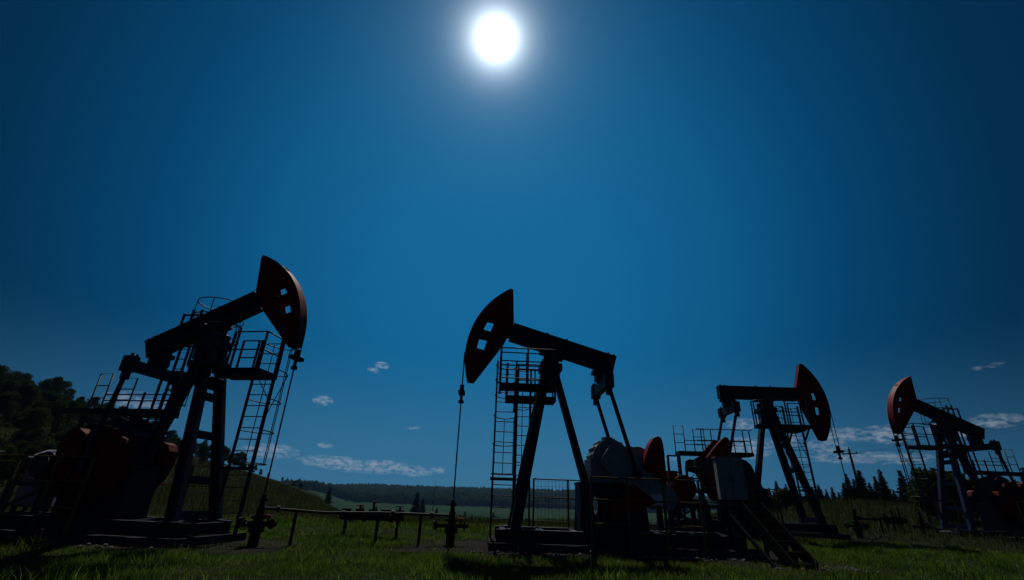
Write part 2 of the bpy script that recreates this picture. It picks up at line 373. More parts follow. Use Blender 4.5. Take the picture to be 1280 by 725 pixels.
    for y in (-.46,.42): b.plate(out,[ell(-1.35,1.15),ell(-2.05,1.15)],y,y+.04)
    b.box(-2.75,-.8,-.415,.415,1.68,1.765); b.box(-.86,-.82,-.41,.41,.49,1.67); b.box(-2.74,-2.7,-.41,.41,.49,1.67); b.build('pedestal',NAVY,root)
    # --- motor
    b=mb(); b.cyl((-4.1,.3,1.72),(0,1,0),.36,.8,22); b.cyl((-4.1,-.16,1.72),(0,1,0),.31,.16,22,.24); b.box(-4.3,-3.9,.0,.6,1.3,1.42); b.box(-4.0,-3.72,.1,.5,1.95,2.2)
    for k in range(10):
        a=2*math.pi*k/10; b.bar((-4.1+.37*math.cos(a),-.05,1.72+.37*math.sin(a)),(-4.1+.37*math.cos(a),.65,1.72+.37*math.sin(a)),.03,.03)
    mo=b.build('motor',RED if i in (1,2) else NAVY,root)
    mb().cyl((-4.1,.78,1.72),(0,1,0),.17,.14,16).build('drive_pulley',BLACK,mo)
    b=mb()
    for zz in (.11,-.11):
        b.tube([(-2.7,.76,2.36+4.9*zz),(-4.1,.80,1.72+1.45*zz)],.018,6)
    b.build('drive_belt',BLACK,root)
    b=mb(); b.box(-4.7,-3.4,-.35,.75,1.16,1.28)
    for x in (-4.6,-3.5):
        for y in (-.3,.7): b.bar((x,y,.49),(x,y,1.16),.12,.12)
    b.bar((-4.6,-.3,.6),(-3.5,-.3,1.1),.07,.07); b.build('motor_stand',NAVY,root)
    # --- platforms at the saddle
    nx0,nx1={0:(.42,1.35),1:(-.02,1.70),2:(-.95,1.35),3:(.42,1.35)}[i]
    b=mb(); b.box(nx0,nx1,-1.12,-.58,4.30,4.45); b.bar((.5,-.42,3.6),(.5,-1.1,4.30),.06,.06,(1,0,0)); b.bar((1.2,-.42,3.7),(1.2,-1.1,4.30),.06,.06,(1,0,0)); b.build('platform',NAVY,root)
    b=mb()
    if i==2:
        railing(b,[(-.6,-1.1),(1.33,-1.1)],4.45)
        for zz in (4.97,5.52): b.tube([(-.6,-1.1,zz),(-.82,-1.06,zz),(-.91,-.9,zz),(-.91,-.6,zz)],.022,6)
        b.bar((-.91,-.85,4.45),(-.91,-.85,5.52),.045,.045); b.bar((-.91,-.62,4.45),(-.91,-.62,5.52),.045,.045)
    else: railing(b,[(nx0+.03,-.6),(nx0+.03,-1.1),(nx1-.03,-1.1),(nx1-.03,-.6)],4.45)
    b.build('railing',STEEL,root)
    if i==1:
        b=mb(); b.box(-.3,1.42,.72,1.4,4.29,4.45); b.build('platform',NAVY,root)
        b=mb(); railing(b,[(.0,-.6),(1.67,-.6)],4.45,1.1,.02,mids=3); b.bar((1.67,-.62,4.2),(1.67,-.62,5.6),.1,.07); b.build('railing',STEEL,root)
        b=mb(); ladder(b,.5,.98,1.46,.05,5.55); l3=b.build('ladder',STEEL,root)
        b=mb(); cage(b,.5,.98,1.46,2.4,5.1,1,.9,.65); b.build('safety_cage',STEEL,l3)
        b=mb(); railing(b,[(-.28,.74),(-.28,1.38),(1.0,1.38)],4.45); b.build('railing',STEEL,root)
        b=mb(); railing(b,[(1.39,1.36),(1.39,.76)],4.45); b.bar((1.39,.74,4.3),(1.39,.74,5.55),.1,.07); b.build('railing',STEEL,root)
        b=mb(); railing(b,[(-.26,.74),(1.0,.74)],4.45); b.build('railing',STEEL,root)
    else:
        dx=1.5 if i==2 else 1.98
        b=mb(); b.box(.52,dx,-.3,.60,4.29,4.45); b.bar((.55,.0,4.2),(.3,.0,3.9),.5,.06); b.build('platform',NAVY,root)
        b=mb(); railing(b,[(.55,.57),(1.1,.57)],4.45); b.build('railing',STEEL,root)
        b=mb(); railing(b,[(dx-.03,-.27),(.9,-.27)],4.45)
        if i!=2: railing(b,[(dx-.03,-.27),(dx-.03,.57)],4.45); b.bar((dx-.03,.57,4.3),(dx-.03,.57,5.55),.08,.06)
        b.build('railing',STEEL,root)
    lx0,lx1,ly=(1.08,1.74,.66) if i==1 else (1.12,1.84,.68)
    b=mb(); ladder(b,lx0,lx1,ly,.05,5.6); b.box(lx0-.08,lx1+.08,ly-.36,ly-.04,1.75,1.83); b.bar((lx1,ly-.03,.05),(lx1,ly-.03,5.6),.09,.05)
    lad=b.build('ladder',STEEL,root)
    b=mb(); cage(b,lx0,lx1,ly,1.95,3.75 if i==1 else 5.6,1,.9,.7 if i==1 else .95)
    if i!=1: b.tube([(lx0,ly,4.6),(1.3,ly+.85,3.75)],.015,5); b.tube([(lx1,ly,3.2),(1.75,ly+.75,4.65)],.015,5)
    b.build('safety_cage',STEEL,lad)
    if i==1: b=mb(); cage(b,lx0,lx1,ly+.1,4.455,5.5,1,.52,.6); b.build('safety_cage',STEEL,lad)
    # --- gearbox platform
    if i!=1:
        b=mb(); b.box(-4.3,-.95,-.1,.62,3.14,3.30)
        for x in (-4.2,):
            for y in (.55,): b.bar((x,y,.49),(x,y,3.14),.1,.1)
        b.build('platform',NAVY,root)
        b=mb(); z0=3.30
        for x0,x1,h in ((-4.26,-3.8,1.22),(-3.35,-2.85,1.06)):
            b.tube([(x0,.6,z0),(x0,.6,z0+h),(x1,.6,z0+h),(x1,.6,z0)],.026,6); 
            for k in (.36,.68): b.tube([(x0,.6,z0+h*k),(x1,.6,z0+h*k)],.018,6)
        if i==2:
            for x in (-3.2,-2.75,-1.75,-1.3,-1.0): b.tube([(x,-.06,z0),(x,-.06,z0+.95),(x+.08,-.0,z0+1.02),(x+.2,.1,z0+1.02)],.026,6)
            for zz in (.5,1.0): b.tube([(-3.4,-.06,z0+zz),(-1.0,-.06,z0+zz)],.022,6)
        for zz in (.55,.36): b.tube([(-3.8,.6,z0+zz),(-1.0,.6,z0+zz)],.02,6)
        for x in (-2.4,-1.7,-1.0): b.bar((x,.6,z0),(x,.6,z0+.62),.05,.05)
        b.build('railing',STEEL,root)
    else:
        b=mb(); b.box(-5.3,-4.2,.7,1.3,1.6,1.7); 
        for x in (-5.2,-4.3): b.bar((x,1.2,.2),(x,1.2,1.6),.09,.09)
        b.build('platform',NAVY,root)
        b=mb(); railing(b,[(-4.6,1.28),(-4.2,1.28)],1.7,1.05,.03); railing(b,[(-5.25,1.28),(-4.8,1.28)],1.7,.7,.03); b.tube([(-5.25,1.28,2.05),(-4.2,1.28,2.05)],.02,6)
        b.build('railing',STEEL,root)
    if i in (0,3):
        b=mb(); ladder(b,-2.30,-1.98,1.22,.1,6.95,.34)
        b.bar((-2.62,1.22,.1),(-2.62,1.22,6.8),.06,.06); b.bar((-1.72,1.22,5.6),(-1.72,1.22,6.75),.09,.06); b.tube([(-2.62,1.22,6.75),(-1.72,1.22,6.75)],.035,6); b.tube([(-2.62,1.22,6.2),(-1.98,1.22,6.2)],.02,6); b.tube([(-2.62,1.22,5.6),(-1.72,1.22,5.6)],.03,6)
        for z in (3.2,4.7): b.tube([(-2.62,1.22,z),(-1.98,1.22,z)],.025,6)
        b.bar((-2.14,1.16,.3),(-2.14,.4,.3),.06,.06); l2=b.build('ladder',STEEL,root)
        b=mb(); cage(b,-2.34,-1.7,1.22,3.7,4.6,1,.45,.5); b.build('safety_cage',STEEL,l2)
        b=mb(); 
        for zz in (7.3,6.75): b.tube([(-1.67+.8*math.cos(2*math.pi*q/20),1.72+.78*math.sin(2*math.pi*q/20),zz) for q in range(20)],.02,6,closed=True)
        for q in range(0,20,4): b.tube([(-1.67+.8*math.cos(2*math.pi*q/20),1.72+.78*math.sin(2*math.pi*q/20),zz) for zz in (7.3,6.0)],.016,5)
        b.tube([(-1.67+.8*math.cos(2*math.pi*q/20),1.72+.78*math.sin(2*math.pi*q/20),6.0) for q in range(20)],.02,6,closed=True); b.tube([(-1.0,1.3,6.0),(-1.72,1.22,5.62)],.022,6); b.tube([(-1.67,2.5,6.0),(-2.2,1.22,5.6)],.02,6); b.build('safety_cage',STEEL,l2)
    # --- bridle, carrier, polished rod
    xr=RH+.02; zc=3.45+RH*t
    b=mb(); 
    for y in (-.13,.13): b.tube([(xr,y,Hs+.1),(xr,y,zc+.06)],.016,6)
    b.build('bridle_cable',CABLE,root)
    b=mb(); b.box(xr-.1,xr+.1,-.24,.24,zc,zc+.1); b.cyl((xr,0,zc+.2),(0,0,1),.07,.2,10); b.cyl((xr,0,zc-.1),(0,0,1),.05,.2,10); b.cyl((xr,0,zc-.24),(0,0,1),.09,.08,10)
    b.build('carrier_bar',BLACK,root)
    mb().tube([(xr,0,1.2),(xr,0,zc)],.021,8).build('polished_rod',STEEL,root)
    return root
roots=[make_pump(i) for i in range(4)]
def world(i,x,y,z):
    P=PUMPS[i]; q=V((x*P['dr'],y,z))*P['sc']; c,s=math.cos(P['yaw']),math.sin(P['yaw'])
    return V((P['X']+q.x*c-q.y*s,P['Y']+q.x*s+q.y*c,P['z']+q.z))
# ------------------------------------------------------------------ foundations, wellheads, guard fences
FL=['concrete foundation slab under the far left pumpjack','concrete foundation slab under the central pumpjack','concrete foundation slab under the level beamed pumpjack','concrete foundation slab under the far right pumpjack']
WL=['black wellhead with valves under the far left pumpjack head','black wellhead at the left of the central pumpjack','black wellhead between the two right pumpjacks, under the level pumpjack head','black wellhead left of the far right pumpjack, below its ladder']
GL=['yellow guard railing around the far left pumpjack counterweights','yellow guard railing with wire mesh panel around the central pumpjack gearbox','yellow guard railing around the level beamed pumpjack cranks','yellow guard railing around the far right pumpjack cranks']
def handwheel(b,c,axis,r):
    c=V(c); ax=V(axis).normalized(); q=V((0,0,1)) if abs(ax.z)<.9 else V((1,0,0)); a=ax.cross(q).normalized(); d=ax.cross(a)
    b.tube([c+(a*math.cos(2*math.pi*k/14)+d*math.sin(2*math.pi*k/14))*r for k in range(14)],r*.13,6,closed=True)
    for k in range(3):
        an=2*math.pi*k/6; v=a*math.cos(an)+d*math.sin(an); b.tube([c-v*r,c+v*r],r*.08,5)
for i in range(4):
    P=PUMPS[i]; zg=0.0
    th_=thing('concrete_foundation',FL[i],'foundation',(P['X'],P['Y'],0),P['yaw'],P['sc'])
    T=lambda p,dr=P['dr']: V((p.x*dr,p.y,p.z))
    MB(T).box(-5.7,1.8,-1.2,1.2,-.15,.17+P['z']+.0).build('slab',CONC,th_)
    for x in (-5,-3.9,-2.8,-1.7,-.6,.5): MB(T).box(x,x+.35,-1.32,-1.203,-.15,.06).build('footing',CONC,th_)
    # wellhead
    w=world(i,RH+.02,0,0); w.z=0
    r_=thing('wellhead',WL[i],'wellhead',(w.x,w.y,(-.12,-.12,0,-.02)[i]),P['yaw'],.86,'wellheads on the pad')
    dr=P['dr']
    b=MB(); b.cyl((0,0,.2),(0,0,1),.14,.4,14); 
    for z in (.38,.46,.72): b.cyl((0,0,z),(0,0,1),.21,.06,16)
    b.cyl((0,0,.6),(0,0,1),.12,.3,14); b.cyl((0,0,.86),(0,0,1),.1,.26,14); b.build('casing_head',BLACK,r_)
    b=MB(); b.cyl((0,0,1.05),(0,0,1),.07,.2,12); b.cyl((0,0,1.17),(0,0,1),.11,.06,12); b.cyl((0,0,1.25),(0,0,1),.06,.14,12); b.build('stuffing_box',BLACK,r_)
    b=MB(); b.cyl((.3,0,.56),(1,0,0),.06,.5,12); b.cyl((.42,0,.56),(1,0,0),.13,.05,12); b.cyl((.3,0,.66),(0,0,1),.03,.2,8); b.cyl((-.3,0,.56),(1,0,0),.06,.5,12); b.cyl((-.5,0,.56),(1,0,0),.13,.05,12); b.build('side_valve',BLACK,r_)
    b=MB(); handwheel(b,(.3,0,.78),(0,0,1),.13); b.build('handwheel',RED,r_)
    b=MB(); handwheel(b,(-.56,0,.56),(1,0,0),.13); b.build('handwheel',PIPE,r_)
    b=MB(); b.cyl((0,-.3,.56),(0,1,0),.05,.5,12); handwheel(b,(0,-.58,.56),(0,1,0),.12); b.build('front_valve',PIPE if i in (0,3) else BLACK,r_)
    # guard railing
    g=thing('guard_railing',GL[i],'guard railing',(P['X'],P['Y'],0),P['yaw'],P['sc'])
    zz=.0
    H_=1.78
    for x in (-.9,-1.9,-2.9,-3.9):
        MB(T).bar((x,-1.5,0),(x,-1.5,H_),.055,.055).build('post',YEL,g)
    b=MB(T)
    for z in (H_-.02,1.2,.62): b.tube([(-.9,-1.5,z),(-3.9,-1.5,z)],.022,6)
    b.build('rail',YEL,g)
    for x in (.35,-.8,-3.9):
        MB(T).bar((x,1.55,0),(x,1.55,H_),.055,.055).build('post',YEL,g)
    b=MB(T)
    for z in (H_-.02,1.2): b.tube([(.35,1.55,z),(-3.9,1.55,z)],.022,6); 
    b.tube([(.35,1.55,H_-.02),(.35,.95,H_-.02)],.022,6); b.build('rail',YEL,g)
    b=MB(T)
    for k in range(11): x=.32-k*.118; b.tube([(x,1.55,.3),(x,1.55,1.72)],.005,4,cap=False)
    for k in range(9): z=.35+k*.17; b.tube([(.32,1.55,z),(-.85,1.55,z)],.005,4,cap=False)
    b.build('mesh_panel',STEEL,g)
WELLS=[world(i,RH+.02,0,0) for i in range(4)]
# ------------------------------------------------------------------ flowline between the left wells
def pipeline(name,label,a,b_,za,zb,posts,r=.035,parent_mat=PIPE):
    o=thing(name,label,'pipeline',(a.x,a.y,0))
    d=V((b_.x-a.x,b_.y-a.y,0)); 
    pt=lambda s,z=None: V((d.x*s,d.y*s,za+(zb-za)*s if z is None else z))
    b=MB(); b.tube([pt(0.0),pt(.06),pt(.30)+V((0,0,-.05)),pt(.6),pt(1)],r,10)
    b.build('pipe',parent_mat,o)
    for s in (.08,.4,.66,.88):
        b=MB(); q=pt(s); b.cyl(q+V((0,0,-.05*(1 if .2<s<.5 else 0))),d,r*2.1,.07,12); b.build('flange',parent_mat,o)
    for s in posts:
        q=pt(s); g=float(terrain(a.x+q.x,a.y+q.y)); MB().cyl((q.x,q.y,(q.z-r+g)/2),(0,0,1),.04,q.z-r-g+.06,8).build('post',BLACK,o)
    return o
pipeline('pipeline','dark steel flow pipe on short posts between the far left and central wellheads',WELLS[0],WELLS[1],.70,.62,(.168,.585,.82))
w3=WELLS[2]; pipeline('pipeline','thin dark flow pipe running right from the wellhead between the two right pumpjacks',w3,V((20.6,26.2,0)),.78,.80,(.5,.8),.045,BLACK)
def manifold(loc,label,n,L,zh,rz=0):
    o=thing('valve_manifold',label,'valve manifold',loc,rz)
    MB().tube([(-L/2,0,.55),(L/2,0,.55)],.07,10).build('header_pipe',BLACK,o)
    for s in (-1,1):
        b=MB(); b.bar((s*L*.42,0,-.1),(s*L*.42,0,.5),.07,.07); b.bar((s*L*.42,-.2,.02),(s*L*.42,.2,.02),.07,.05); b.build('leg',BLACK,o)
    for k in range(n):
        x=-L*.43+L*.86*k/(n-1); h=zh*(.78+.22*((k*7)%3)/2)
        b=MB(); b.cyl((x,0,.64),(0,0,1),.13,.26,12); b.cyl((x,0,.76),(0,0,1),.14,.04,12); b.cyl((x,0,(.78+h)/2),(0,0,1),.035,h-.78,8); b.cyl((x,-.16,.6),(0,1,0),.06,.22,10); b.cyl((x,-.27,.6),(0,1,0),.12,.04,12)
        v=b.build('valve',BLACK,o)
        b=MB(); handwheel(b,(x,0,h),(0,0,1),.12); b.build('handwheel',RED if k%2 else PIPE,v)
    for k in range(n-1):
        x=-L*.43+L*.86*(k+.5)/(n-1); b=MB(); b.cyl((x,0,.55),(1,0,0),.12,.05,12); b.cyl((x-.06,0,.55),(1,0,0),.12,.04,12); b.build('flange',PIPE,o)
manifold((-4.05,15.7,-.12),'black valve manifold with row of handwheels behind the flow pipe at left',5,1.9,1.0)
manifold((20.3,26.3,.05),'small black valve manifold at the end of the right flow pipe',3,.9,1.25)
o=thing('drain_pipe','short pale horizontal pipe beside the wellhead of the far right pumpjack','pipe',(20.5,23.9,.3))
MB().tube([(0,0,0),(.95,.03,0)],.045,10).build('pipe',WHITE,o); MB().cyl((.97,.03,0),(1,0,0),.09,.05,12).build('flange',PIPE,o)
MB().bar((.5,.02,-.35),(.5,.02,-.04),.06,.06).build('post',BLACK,o)

# ------------------------------------------------------------------ stair beside the central pump
o=thing('metal_staircase','dark metal stair with open treads at the right end of the central pumpjack base','staircase',(6.5,12.6,-.12))
for x in (-.06,.46):
    MB().bar((x,-.98,.02),(x,1.0,1.22),.05,.30,(1,0,0)).build('stringer',BLACK,o)
for k in range(6):
    t=(k+.5)/6; b=MB(); b.box(-.032,.432,-.98+1.95*t-.18,-.98+1.95*t+.16,1.2*t-.02,1.2*t+.02); b.box(-.03,.43,-.98+1.95*t+.12,-.98+1.95*t+.16,1.2*t-.22,1.2*t-.023); b.build('tread',BLACK,o)
MB().box(-.52,.5,1.0,2.3,1.16,1.24).build('landing',BLACK,o)
for x in (-.47,.45):
    for y in (1.06,2.24): MB().bar((x,y,0),(x,y,1.16),.08,.08).build('leg',BLACK,o)
MB().bar((-.46,1.04,1.1),(-.42,-.95,.0),.07,.07).build('brace',BLACK,o)
# ------------------------------------------------------------------ cabinets
def cabinet(label,loc,rz,w,d,z0,z1,m,roof=0):
    o=thing('control_cabinet',label,'control cabinet',loc,rz)
    b=MB(); b.box(-w/2,w/2,-d/2,d/2,z0,z1); b.build('case',m,o)
    for s in (-1,1):
        dn=MB().box(s*w/4-w/4+.02,s*w/4+w/4-.02,-d/2-.025,-d/2-.003,z0+.04,z1-.04).build('door',m,o)
        MB().box(s*.06-.015,s*.06+.015,-d/2-.05,-d/2-.026,(z0+z1)/2-.1,(z0+z1)/2+.1).build('handle',BLACK,dn)
    b=MB()
    if roof: b.add([(-w/2-.06,-d/2-.1,z1+.03),(w/2+.06,-d/2-.1,z1+.03),(w/2+.06,d/2+.06,z1+roof),(-w/2-.06,d/2+.06,z1+roof),(-w/2-.06,-d/2-.1,z1+.003),(w/2+.06,-d/2-.1,z1+.003),(w/2+.06,d/2+.06,z1+.003),(-w/2-.06,d/2+.06,z1+.003)],[(0,1,2,3),(4,7,6,5),(0,4,5,1),(1,5,6,2),(2,6,7,3),(3,7,4,0)])
    else: b.box(-w/2-.04,w/2+.04,-d/2-.06,d/2+.04,z1+.002,z1+.04)
    b.build('roof',m,o)
    b=MB()
    for sx in (-1,1):
        for sy in (-1,1): b.bar((sx*(w/2-.06),sy*(d/2-.06),-.1),(sx*(w/2-.06),sy*(d/2-.06),z0-.003),.09,.09)
    b.bar((-w/2+.1,-d/2+.06,z0*.5),(w/2-.1,-d/2+.06,z0*.5),.06,.06); b.build('stand',BLACK,o)
cw=world(2,-3.0,-2.2,0)
cabinet('tall pale grey cabinet on a dark stand in front of the level beamed pumpjack',(cw.x,cw.y,-.05),R(-3.8)-.12,1.02,.5,1.38,2.95,CABG)
cabinet('grey cabinet with a sloping roof behind the far left pumpjack, at the photo edge',(-14.0,15.3,-.1),R(12),.95,.6,.55,1.85,GREYP,.3)
cabinet('low grey box cut by the left edge of the photo',(-17.6,16.2,-.1),R(15),1.0,.7,.7,2.1,GREYP)
o=thing('pipe_barrier','yellow pipe barrier with crossed braces at the left photo edge','barrier',(-14.6,13.6,-.12),R(10))
for x in (-2.6,-1.3,0,1.0): MB().bar((x,0,0),(x,0,1.75),.06,.06).build('post',YEL,o)
b=MB(); 
for z in (1.72,1.1,.55): b.tube([(-2.6,0,z),(1.0,0,z)],.024,6)
b.build('rail',YEL,o)
b=MB(); b.bar((-2.5,0,.1),(-1.4,0,1.05),.05,.05); b.bar((-1.4,.05,.1),(-2.5,.05,1.05),.05,.05); b.bar((-1.2,0,.1),(-.1,0,1.05),.05,.05); b.bar((-.1,.05,.1),(-1.2,.05,1.05),.05,.05); b.build('brace',BLACK,o)
# ------------------------------------------------------------------ poles and lines
def pol(az,r): return V((r*math.sin(R(az)),r*math.cos(R(az)),0))
def gpos(az,r,dz=0): p=pol(az,r); p.z=float(terrain(p.x,p.y))+dz; return p
def power_pole(label,az,r,h,arm=1.7,lean=0):
    p=gpos(az,r); o=thing('power_pole',label,'power pole',p,R(-az-25),1,'power poles')
    MB().tube([(0,0,-.6),(lean,0,h)],[.17,.11],10).build('pole',WOODP,o)
    if arm: 
        MB().bar((lean-arm/2,0,h-.55),(lean+arm/2,0,h-.55),.1,.12).build('crossarm',WOODP,o)
        for x in (-arm/2+.1,arm/2-.1): MB().cyl((lean+x,0,h-.42),(0,0,1),.05,.16,8).build('insulator',BLACK,o)
        MB().cyl((lean,0,h+.1),(0,0,1),.05,.2,8).build('insulator',BLACK,o)
    return p+V((0,0,h))
A_=power_pole('wooden power pole with short crossarm among the spruces at right',35.75,70,6.3)
B_=power_pole('wooden power pole standing beyond the right photo edge',52,62,8.2)
b=MB()
for k,(dx,dz) in enumerate(((-.75,-.42),(.75,-.42),(0,.1))):
    pts=[]
    for j in range(17):
        t=j/16; p=(A_+V((dx,0,dz))).lerp(B_+V((dx,0,dz)),t); p.z-=.9*4*t*(1-t)*.5; pts.append(p)
    b.tube(pts,.012,5)
b.build('power_line',CABLE,None,label='thin wires running from the power pole to the right, above the far right pumpjack',cat='power line')
p=gpos(-8.05,190); o=thing('mast','thin dark mast rising above the far ridge, left of the central pumpjack rod','mast',p)
hm=190*math.tan(R(1.35))+1.15-p.z
MB().tube([(0,0,-.5),(0,0,hm)],[.22,.05],8).build('pole',BLACK,o); MB().bar((-.5,0,hm*.86),(.5,0,hm*.86),.1,.1).build('crossarm',BLACK,o)

# ------------------------------------------------------------------ trees
def leaf_quads(c, rad, n, size, rng, flat=1.0):
    u=rng.normal(size=(n,3)); u/=np.linalg.norm(u,axis=1)[:,None]; r_=rng.random(n)**.45
    p=c+u*r_[:,None]*rad*np.array([1,1,flat])
    a=rng.normal(size=(n,3)); a/=np.linalg.norm(a,axis=1)[:,None]; b=np.cross(a,rng.normal(size=(n,3))); b/=np.linalg.norm(b,axis=1)[:,None]
    s=size*(.6+.8*rng.random(n))[:,None]
    return np.stack([p-a*s,p+b*s*.55,p+a*s,p-b*s*.55],1).reshape(-1,3)
def broadleaf_meshes(seed,h=8.,w=2.6,nl=260):
    rng=np.random.default_rng(seed); rnd=random.Random(seed)
    tb=MB(); tb.tube([(0,0,-.4),(.05,0,h*.3),(-.06,.05,h*.62)],[.2,.15,.07],8)
    vs=[]
    for k in range(15):
        a=rnd.uniform(0,6.28); zz=h*rnd.uniform(.30,.93); rr_=w*rnd.uniform(.2,.78)*math.sin(min(1,(h-zz)/h*1.9+.12)*1.5)
        c=np.array([math.cos(a)*rr_,math.sin(a)*rr_,zz]); tb.tube([(0,0,max(h*.2,zz-h*.25)),tuple(c*np.array([.5,.5,1])-np.array([0,0,.4])),tuple(c)],[.07,.045,.02],5)
        vs.append(leaf_quads(c,w*rnd.uniform(.34,.56),nl,.2,rng,.8))
    V_=np.concatenate(vs); return tb, V_
def leaf_mesh(name,V_,m):
    me=bpy.data.meshes.new(name); np_mesh(me,V_,np.arange(len(V_)).reshape(-1,4)); me.materials.append(m); return me
def spruce_meshes(seed,h=4.,w=1.2):
    rng=np.random.default_rng(seed); rnd=random.Random(seed)
    tb=MB(); tb.tube([(0,0,-.3),(0,0,h*.98)],[.09,.012],7); vs=[]
    z=h*.06
    while z<h*.985:
        k=1-z/h; L=w*(k**.85)*rnd.uniform(.78,1.15)+.05; nb=max(4,int(9*k+4))
        for j in range(nb):
            a=6.283*j/nb+rnd.uniform(-.4,.4); l=L*rnd.uniform(.65,1.15); d=np.array([math.cos(a),math.sin(a),0]); drop=rnd.uniform(.1,.35)
            n=max(5,int(l*24))
            t=rng.random(n)**.7; p=np.array([0,0,z])+d*(t*l)[:,None]+np.array([0,0,1])*((-drop*t+.25*t*t)*l)[:,None]+rng.normal(size=(n,3))*.03
            sd=np.array([-d[1],d[0],0]); s=(.13+.10*(1-t))*rng.uniform(.7,1.4,n)
            ax=d*.7+sd*rng.choice([-1,1],n)[:,None]*.8+np.array([0,0,1])*rng.normal(0,.35,n)[:,None]; ax/=np.linalg.norm(ax,axis=1)[:,None]
            bx=np.cross(ax,rng.normal(size=(n,3))); bx/=np.linalg.norm(bx,axis=1)[:,None]
            vs.append(np.stack([p-ax*s[:,None]*.3,p+bx*s[:,None]*.35,p+ax*s[:,None],p-bx*s[:,None]*.35],1).reshape(-1,3))
        z+=h*.028*rnd.uniform(.8,1.25)+.02
    return tb,np.concatenate(vs)
def make_tree(name,maker,seed,leaf,label,cat,group):
    tb,V_=maker(seed); root=thing(name,label,cat,group=group)
    tb.build('trunk',BARK,root); me=leaf_mesh('crown',V_,leaf); c=bpy.data.objects.new('crown',me); COL.objects.link(c); c.parent=root
    root['h']=0; del root['h']
    return root
def copy_tree(o,parent=None):
    c=o.copy(); COL.objects.link(c)
    if parent: c.parent=parent
    for ch in o.children: copy_tree(ch,c)
    return c
rt_=random.Random(11)
WOODL='dark broadleaf tree in the dense wood on the left hillside behind the far left pumpjack'
protos=[make_tree('broadleaf_tree',lambda s:broadleaf_meshes(s,8+s%3*.6,2.3+.25*(s%3)),s,LEAF_B,WOODL,'tree','broadleaf trees of the left wood') for s in (1,2,3,4,5)]
used=set()
def place(protos,k,p,s,rz,label=None):
    o=protos[k]
    if id(o) in used: o=copy_tree(o)
    else: used.add(id(o))
    o.location=p; o.scale=(s,s,s*rt_.uniform(.92,1.1)); o.rotation_euler=(0,0,rz)
    if label: o['label']=label
    return o
n=0
for ring,(rlo,rhi,cnt) in enumerate(((36,66,62),(66,98,52),(98,135,58),(135,174,90))):
    for k in range(cnt):
        az=-66+29.5*(k+rt_.uniform(.1,.9))/cnt; r=rt_.uniform(rlo,rhi)
        s=rt_.uniform(.42,.72)*(1 if az<-43 else .85)*(1.0 if rlo>60 else .55)
        place(protos,n%5,gpos(az,r,-.1),s,rt_.uniform(0,6.28)); n+=1
extra=[(-37+.36*j+rt_.uniform(-.15,.15),rt_.uniform(105,172),rt_.uniform(.30,.55)) for j in range(26)]
for az,r,s in extra+list(((-36.5,120,.6),(-35,150,.55),(-34,110,.45),(-33,160,.5),(-31,165,.42),(-28.9,168,.36),(-28.2,170,.40),(-27.5,171,.33),(-27,172,.3),(-26.4,171,.26),(-25.6,172,.2))):
    place(protos,n%5,gpos(az,r,-.1),s,rt_.uniform(0,6.28),'small broadleaf tree on the hill slope seen between the far left pumpjack and its ladder')['group']='small trees on the left hill crest'; n+=1
for az,r,s,lb in ((-23.0,172,.25,'round bush on the hill crest right of the far left pumpjack, left of a pair'),(-22.35,171,.28,'round bush on the hill crest right of the far left pumpjack, right of a pair'),(-24.2,150,.15,'tiny bush just below the hill crest, left of the paired bushes')):
    place(protos,n%5,gpos(az,r,-.3),s,1.3*n,lb)['group']='bushes on the left hill crest'; n+=1
SPL='young spruce in the row of spruces behind the two right pumpjacks'
sp=[make_tree('spruce_tree',lambda s:spruce_meshes(s,4.,1.15+.15*(s%3)),s,LEAF_S,SPL,'spruce','young spruces behind the right pumpjacks') for s in (21,22,23,24)]
k=0
for x,hpx in ((1012,14),(1020,19),(1029,23),(1038,17),(1046,19),(1053,15),(1062,24),(1068,31),(1076,28),(1085,37),(1094,26),(1102,30),(1110,33),(1120,18),(1127,14),(1133,40),(1140,28),(1149,39),(1158,33),(1167,25),(1176,22),(1188,30),(1199,26),(1210,34),(1222,28),(1234,36),(1246,30),(1258,38),(1271,33),(1284,40),(1297,35),(985,22),(972,26),(960,20),(950,24),(996,16)):
    az=31.3+(x-1010)*.0635; r=64+((k*37)%17)-4; h=r*hpx*.00150
    place(sp,k%4,gpos(az,r,-.05),h/4,k*1.7); k+=1
SPL2='lone dark conifer in the valley below the far ridge, behind the flow pipe'
for az,r,h in ((-19.3,150,4.5),(-15.6,150,4.0),(-14.2,160,5),(-13.6,155,4),(-9.9,140,8.5),(-9.2,150,6.5),(-7.6,170,5.5),(-4.4,150,4),(-3.6,160,3.5),(-1.2,170,4.5)):
    q=place(sp,k%4,gpos(az,r,-.1),h/4,k*1.7,SPL2); q['group']='conifers in the valley'; k+=1
q=place(sp,1,gpos(-32.0,150,-.2),1.5,.4,'single spruce on the hill seen through the frame of the far left pumpjack'); q['group']='young spruces behind the right pumpjacks'; del q['group']
# near leafy shrubs behind the far right pump and the level pump
sh=[make_tree('leafy_shrub',lambda s:broadleaf_meshes(s,2.2,1.1,70),s,LEAF_B,'green leafy shrub on the grass behind the legs of the far right pumpjack','shrub','shrubs behind the right pumpjacks') for s in (31,32)]
for j,(az,r,s) in enumerate(((40.9,40,1.3),(41.8,42,1.15),(42.8,41,1.2),(28.2,44,.6),(29.4,46,.75),(30.2,48,.55),(26.8,45,.65),(27.5,50,.8))):
    place(sh,j%2,gpos(az,r,-.15),s,j*2.1,None if j<3 else 'green leafy shrub on the grass behind the ladder of the level beamed pumpjack')

